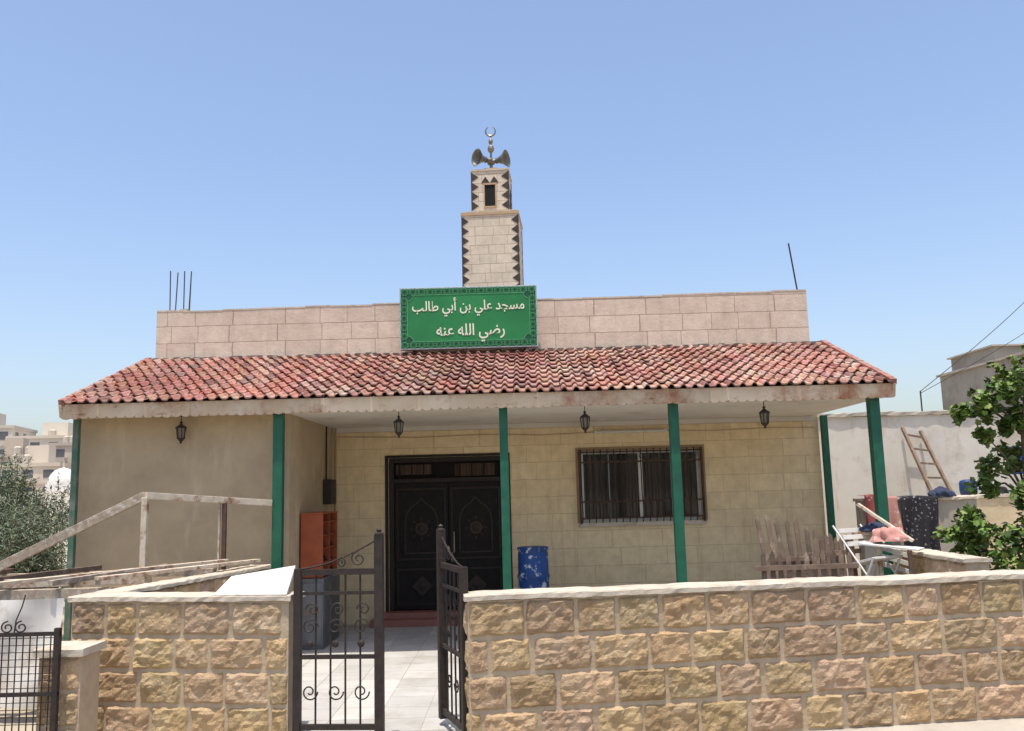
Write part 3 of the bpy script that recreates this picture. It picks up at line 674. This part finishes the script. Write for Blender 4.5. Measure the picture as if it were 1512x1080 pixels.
# ---------------------------------------------------------------- right background
NH=empty("neighbouring_house")
b=MB(); b.box(6.2,10.0,18,24,-.1,3.2,M_whitew); b.box(10.0,10.7,18,24,-.1,1.95,M_whitew);b.box(10.0,10.7,18,24,2.5,3.2,M_whitew);b.box(10.7,15,18,24,-.1,3.2,M_whitew); b.box(10.0,10.7,18.25,18.3,1.95,2.5,M_dark)
roughslab(b,6.15,15.05,17.95,18.3,3.202,3.28,M_conc,.12,.015); b.obj("house_walls",NH)
b=MB(); b.box(10.32,10.36,18.08,18.12,1.95,2.5,M_blue); b.box(10.0,10.7,18.06,18.1,1.95,1.99,M_bluep); b.box(10.0,10.7,18.06,18.1,2.46,2.5,M_bluep); b.obj("house_window",NH)
b=MB(); b.cyl((8.6,18.5,3.2),(8.6,18.5,3.75),.015,M_iron,n=6); b.cyl((11.2,18.6,3.2),(11.2,18.6,3.9),.015,M_iron,n=6); b.obj("roof_pole",NH)
b=MB(); b.box(7.0,12,15,15.35,-.1,1.55,M_whitew,(.92,.80,.60)); roughslab(b,6.98,12.0,14.97,15.38,1.552,1.61,M_cope); b.obj("cream_garden_wall")
b=MB(); b.lathe((7.72,15.18,1.61),(0,0,1),[(0,.12),(.02,.135),(.1,.14),(.2,.14),(.24,.12),(.26,.05)],16,M_bluep); b.obj("blue_bucket",smooth=True)
heap("black_rubbish_bag",8.15,15.18,1.61,.24,.14,.12,M_dark,3)
b=MB()
p0=Vector((8.05,17.0,1.2));t0=Vector((7.98,17.93,2.92))
p0=Vector((8.1,17.0,1.2)); t0=Vector((7.9,17.93,2.95))
b.beam(p0,t0,.055,.055,M_old,(1.5,)*3); b.beam(p0+Vector((.38,0,.03)),t0+Vector((.36,0,-.08)),.055,.055,M_old,(1.5,)*3)
for k in range(6):
    f=(k+.5)/6; b.beam(p0.lerp(t0,f),(p0+Vector((.38,0,.03))).lerp(t0+Vector((.36,0,-.08)),f),.038,.038,M_old,(1.6,)*3)
b.obj("wooden_ladder")
b=MB(); b.box(7.8,9.4,16.8,17.6,0,1.2,M_conc); b.obj("concrete_platform")
b=MB(); b.box(15.35,26,20,31.4,-.1,5.55,M_grey); b.box(15.25,26,19.9,31.5,5.551,5.62,M_conc)
b.box(15.5,17.5,28,30.8,5.62,6.1,M_grey); b.box(15.4,17.6,27.9,30.9,6.101,6.15,M_conc)
for yy in (23,26.3,29): b.box(15.30,15.349,yy,yy+1.1,2.2,3.6,M_dark)
b.obj("grey_concrete_house")
b=MB()
for (p,q) in (((8.6,18.5,3.74),(18,26,9.6)),((8.6,18.5,3.70),(19,26,8.7)),((11.2,18.6,3.88),(19.5,26,9.6))):
    p=Vector(p);q=Vector(q);n=14
    b.tube([p.lerp(q,k/n)-Vector((0,0,.25*math.sin(math.pi*k/n))) for k in range(n+1)],.009,M_iron,4)
b.obj("power_line")
# ---------------------------------------------------------------- left background city
def apt(x,y,w,d,h,fl,cols,c,rot=0):
    b=MB(); m=M_apt; b.box(-w/2,w/2,0,d,-1,h,m,c)
    b.box(-w/2-.2,w/2+.2,-.2,d+.2,h,h+.5,m,tuple(k*.9 for k in c)); b.box(-w*.15,w*.2,d*.3,d*.6,h+.5,h+3,m,c)
    fh=h/fl
    for i in range(fl):
        b.box(-w/2-.06,w/2+.06,-.08,-.001,i*fh-.12,i*fh+.12,m,tuple(k*.8 for k in c))
        for k in range(cols):
            cx=-w/2+w*(k+.5)/cols; ww=w/cols*.5
            b.box(cx-ww/2,cx+ww/2,-.05,.02,i*fh+fh*.35,i*fh+fh*.8,M_win)
            if (k+i)%3==0: b.box(cx-ww*.8,cx+ww*.8,-1.0,-.082,i*fh+.15,i*fh+fh*.32,m,tuple(q*.95 for q in c))
    for i in range(fl):
        for k in range(3):
            cy=d*(k+.5)/3; b.box(w/2-.02,w/2+.05,cy-.7,cy+.7,i*fh+fh*.35,i*fh+fh*.8,M_win)
    for k in range(3): b.lathe((random.uniform(-w*.4,w*.4),d*.3,h+.5),(0,0,1),[(0,.5),(1.1,.5),(1.3,.2)],10,M_conc,1.2)
    b.obj("apartment_building",M=rotm(x,y,rot))
M_apt=simple("apartment_stone",(.58,.52,.44),(.50,.45,.38),.2,.9,bmp=0)
M_win=simple("distant_window",(.08,.085,.09),(.13,.13,.13),.5,.3,bmp=0)
apt(-92,150,12,12,15.0,5,4,(1.05,1.05,1.05),.2); apt(-80,150,12,12,13.0,4,4,(1.2,1.18,1.12),.1); apt(-76,165,9,10,16,5,3,(.8,.78,.74),0)
apt(-69,140,9,10,11,4,3,(.95,.9,.85),.1); apt(-105,160,12,12,17,6,4,(.9,.9,.9),.1); apt(-66,120,8,8,7,3,3,(1.1,1.05,1.0),.1); apt(-60,150,10,10,9,3,3,(1,1,1),.1); apt(-72,125,7,8,8.5,3,3,(.85,.8,.75),.2)
b=MB(); b.box(-46,-38,80,88,-1,3.0,M_apt,1.3); b.lathe((-42.3,83,3.0),(0,0,1),[(0,1.5),(.7,1.5),(.71,1.35)]+[(.7+1.5*math.sin(a*math.pi/20),1.35*math.cos(a*math.pi/20)) for a in range(1,10)]+[(2.25,.05),(2.8,.03)],20,M_white); b.obj("domed_building",smooth=False)
# ---------------------------------------------------------------- foliage
def rv(): 
    while True:
        v=Vector((random.uniform(-1,1),random.uniform(-1,1),random.uniform(-1,1)))
        if .05<v.length<1: return v
def leaf(b,p,ln,wd,mat,col,droop=0):
    d=rv().normalized(); d.z-=droop; d.normalize(); s=d.cross(rv()).normalized()*wd/2; nrm=d.cross(s).normalized()*wd*.2
    e=p+d*ln
    b.add([p,p+d*ln*.45+s+nrm,e,p+d*ln*.45-s+nrm],[(0,1,2),(0,2,3)],mat,col)
def bigleaf(b,p,sz,mat,col):
    d=rv().normalized();d.z-=.3;d.normalize(); s=d.cross(Vector((random.uniform(-.6,.6),random.uniform(-.6,.6),1))).normalized(); n=d.cross(s).normalized()
    out=[(0,0),(-.1,.30),(.12,.52),(.33,.36),(.55,.50),(.72,.24),(1,0)]
    L_=[p+d*a*sz+s*w*sz+n*(w*.25-.12*a*a)*sz for a,w in out]; R_=[p+d*a*sz-s*w*sz+n*(w*.25-.12*a*a)*sz for a,w in out[1:-1]]
    vs=L_+R_; k=len(L_)
    fs=[(0,1,2,3),(0,3,4),(0,4,5,6)]; r=[0]+[k+i for i in range(len(R_))]+[6]
    fs+=[(r[0],r[3],r[2],r[1]),(r[0],r[4],r[3]),(r[0],r[6],r[5],r[4])]
    b.add(vs,fs,mat,col)
def olive(x,y,h,rad,n):
    b=MB()
    b.cyl((x,y,0),(x+.1,y,h*.35),.12,M_bark,.08)
    for c in range(26):
        v=rv(); v.normalize(); v*=random.uniform(.45,1)
        cen=Vector((x+v.x*rad,y+v.y*rad*.8,h*.58+v.z*h*.40)); r=random.uniform(.22,.42)
        b.cyl((x+.1,y,h*.33),cen,.03,M_bark,.008,n=5)
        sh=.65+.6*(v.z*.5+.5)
        for k in range(n//26):
            q=rv(); p=cen+q*r*(1+.3*random.random()); t=sh*random.uniform(.5,1.6)
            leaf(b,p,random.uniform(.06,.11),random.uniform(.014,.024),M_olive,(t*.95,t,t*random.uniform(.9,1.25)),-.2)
        for k in range(6):
            p=cen+rv()*r; e=p+Vector((random.uniform(-.15,.15),random.uniform(-.15,.15),random.uniform(.15,.4)))
            b.cyl(p,e,.006,M_bark,.002,n=4)
            for m in range(14):
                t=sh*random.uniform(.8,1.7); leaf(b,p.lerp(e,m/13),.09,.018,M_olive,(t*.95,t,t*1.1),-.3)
    b.obj("olive_tree")
olive(-8.9,15.2,2.6,1.1,11000); olive(-7.75,13.6,1.95,.8,8000); olive(-10.6,16.5,2.7,1.3,9000); olive(-7.6,16.5,2.2,1.0,8000); olive(-6.9,12.2,1.5,.7,6000); olive(-9.5,13,1.6,.9,5000)
b=MB()
tr=[(5.95,10.5,0),(5.9,10.45,.8),(5.98,10.4,1.6),(5.95,10.3,2.4),(6.05,10.3,3.0)]
for i in range(4): b.cyl(tr[i],tr[i+1],.06-.009*i,M_bark,.055-.009*i,n=9)
cl=[(5.45,2.66,.20),(5.25,2.66,.13),(5.62,2.70,.18),(5.82,2.95,.18),(5.95,3.05,.22),(5.9,2.62,.2),(5.72,2.50,.14),(5.42,2.40,.12),(5.29,1.33,.20),(5.62,1.95,.17),(5.5,1.78,.15),(5.75,1.18,.26),(5.12,1.40,.15),(5.83,1.6,.18),(5.25,1.05,.22),(5.5,1.25,.25),(5.0,1.22,.16),(5.9,2.1,.16),(6.2,2.4,.3),(6.3,1.8,.4),(6.3,1.2,.4),(6.3,3.0,.35),(5.6,.85,.3),(5.35,.7,.25),(5.7,2.85,.12),(5.95,1.9,.13)]
for (x,z,r) in cl:
    cen=Vector((x,10.3+random.uniform(-.25,.25),z)); src=Vector(tr[min(3,max(0,int(z/.8)))])
    mid=src.lerp(cen,.5)+Vector((0,0,.12)); b.cyl(src,mid,.018,M_bark,.012,n=6); b.cyl(mid,cen,.012,M_bark,.005,n=6)
    sub=[cen+rv()*r for _ in range(6)]
    for s_ in sub:
        b.cyl(cen,s_,.005,M_bark,.003,n=4)
        for k in range(int(12+r*50)):
            p=s_+rv()*r*.5; t=random.uniform(.4,1.6)
            bigleaf(b,p,random.uniform(.055,.095),M_vine,(t*random.uniform(.9,1.4),t,t*.9))
b.obj("grape_vine")
# ---------------------------------------------------------------- world / sun / camera
el=math.radians(78.5); az=math.radians(-14)
sv=Vector((math.sin(az)*math.cos(el),-math.cos(az)*math.cos(el),math.sin(el)))
sun=bpy.data.lights.new("sun",'SUN'); sun.energy=5.0; sun.angle=math.radians(.5); sun.color=(1,.95,.86)
so=bpy.data.objects.new("sun",sun); COL.objects.link(so); so.rotation_euler=sv.to_track_quat('Z','Y').to_euler(); so.location=(0,0,30)
W=bpy.data.worlds.new("World"); S.world=W; W.use_nodes=True; nt=W.node_tree
sky=nt.nodes.new('ShaderNodeTexSky'); sky.sky_type='NISHITA'; sky.sun_disc=False; sky.sun_elevation=el; sky.sun_rotation=math.atan2(sv.x,sv.y)
sky.air_density=1.2; sky.dust_density=3.0; sky.ozone_density=1.0; sky.altitude=300
bg=nt.nodes['Background']; bg.inputs['Strength'].default_value=.15
tint=mixrgb(nt,'MULTIPLY',1.0,sky.outputs[0],(1.33,1.33,1.42)); nt.links.new(tint,bg.inputs[0])
cam=bpy.data.cameras.new("camera"); cam.sensor_width=36; cam.lens=36*1300/1512; cam.clip_end=2000; cam.clip_start=.05
co=bpy.data.objects.new("camera",cam); COL.objects.link(co)
co.matrix_world=Matrix.Translation((0,0,1.85))@Matrix.Rotation(math.radians(90+8.2),4,'X')@Matrix.Rotation(-.026,4,'Z')
S.camera=co
S.view_settings.view_transform='Standard'; S.view_settings.look='None'; S.view_settings.exposure=0
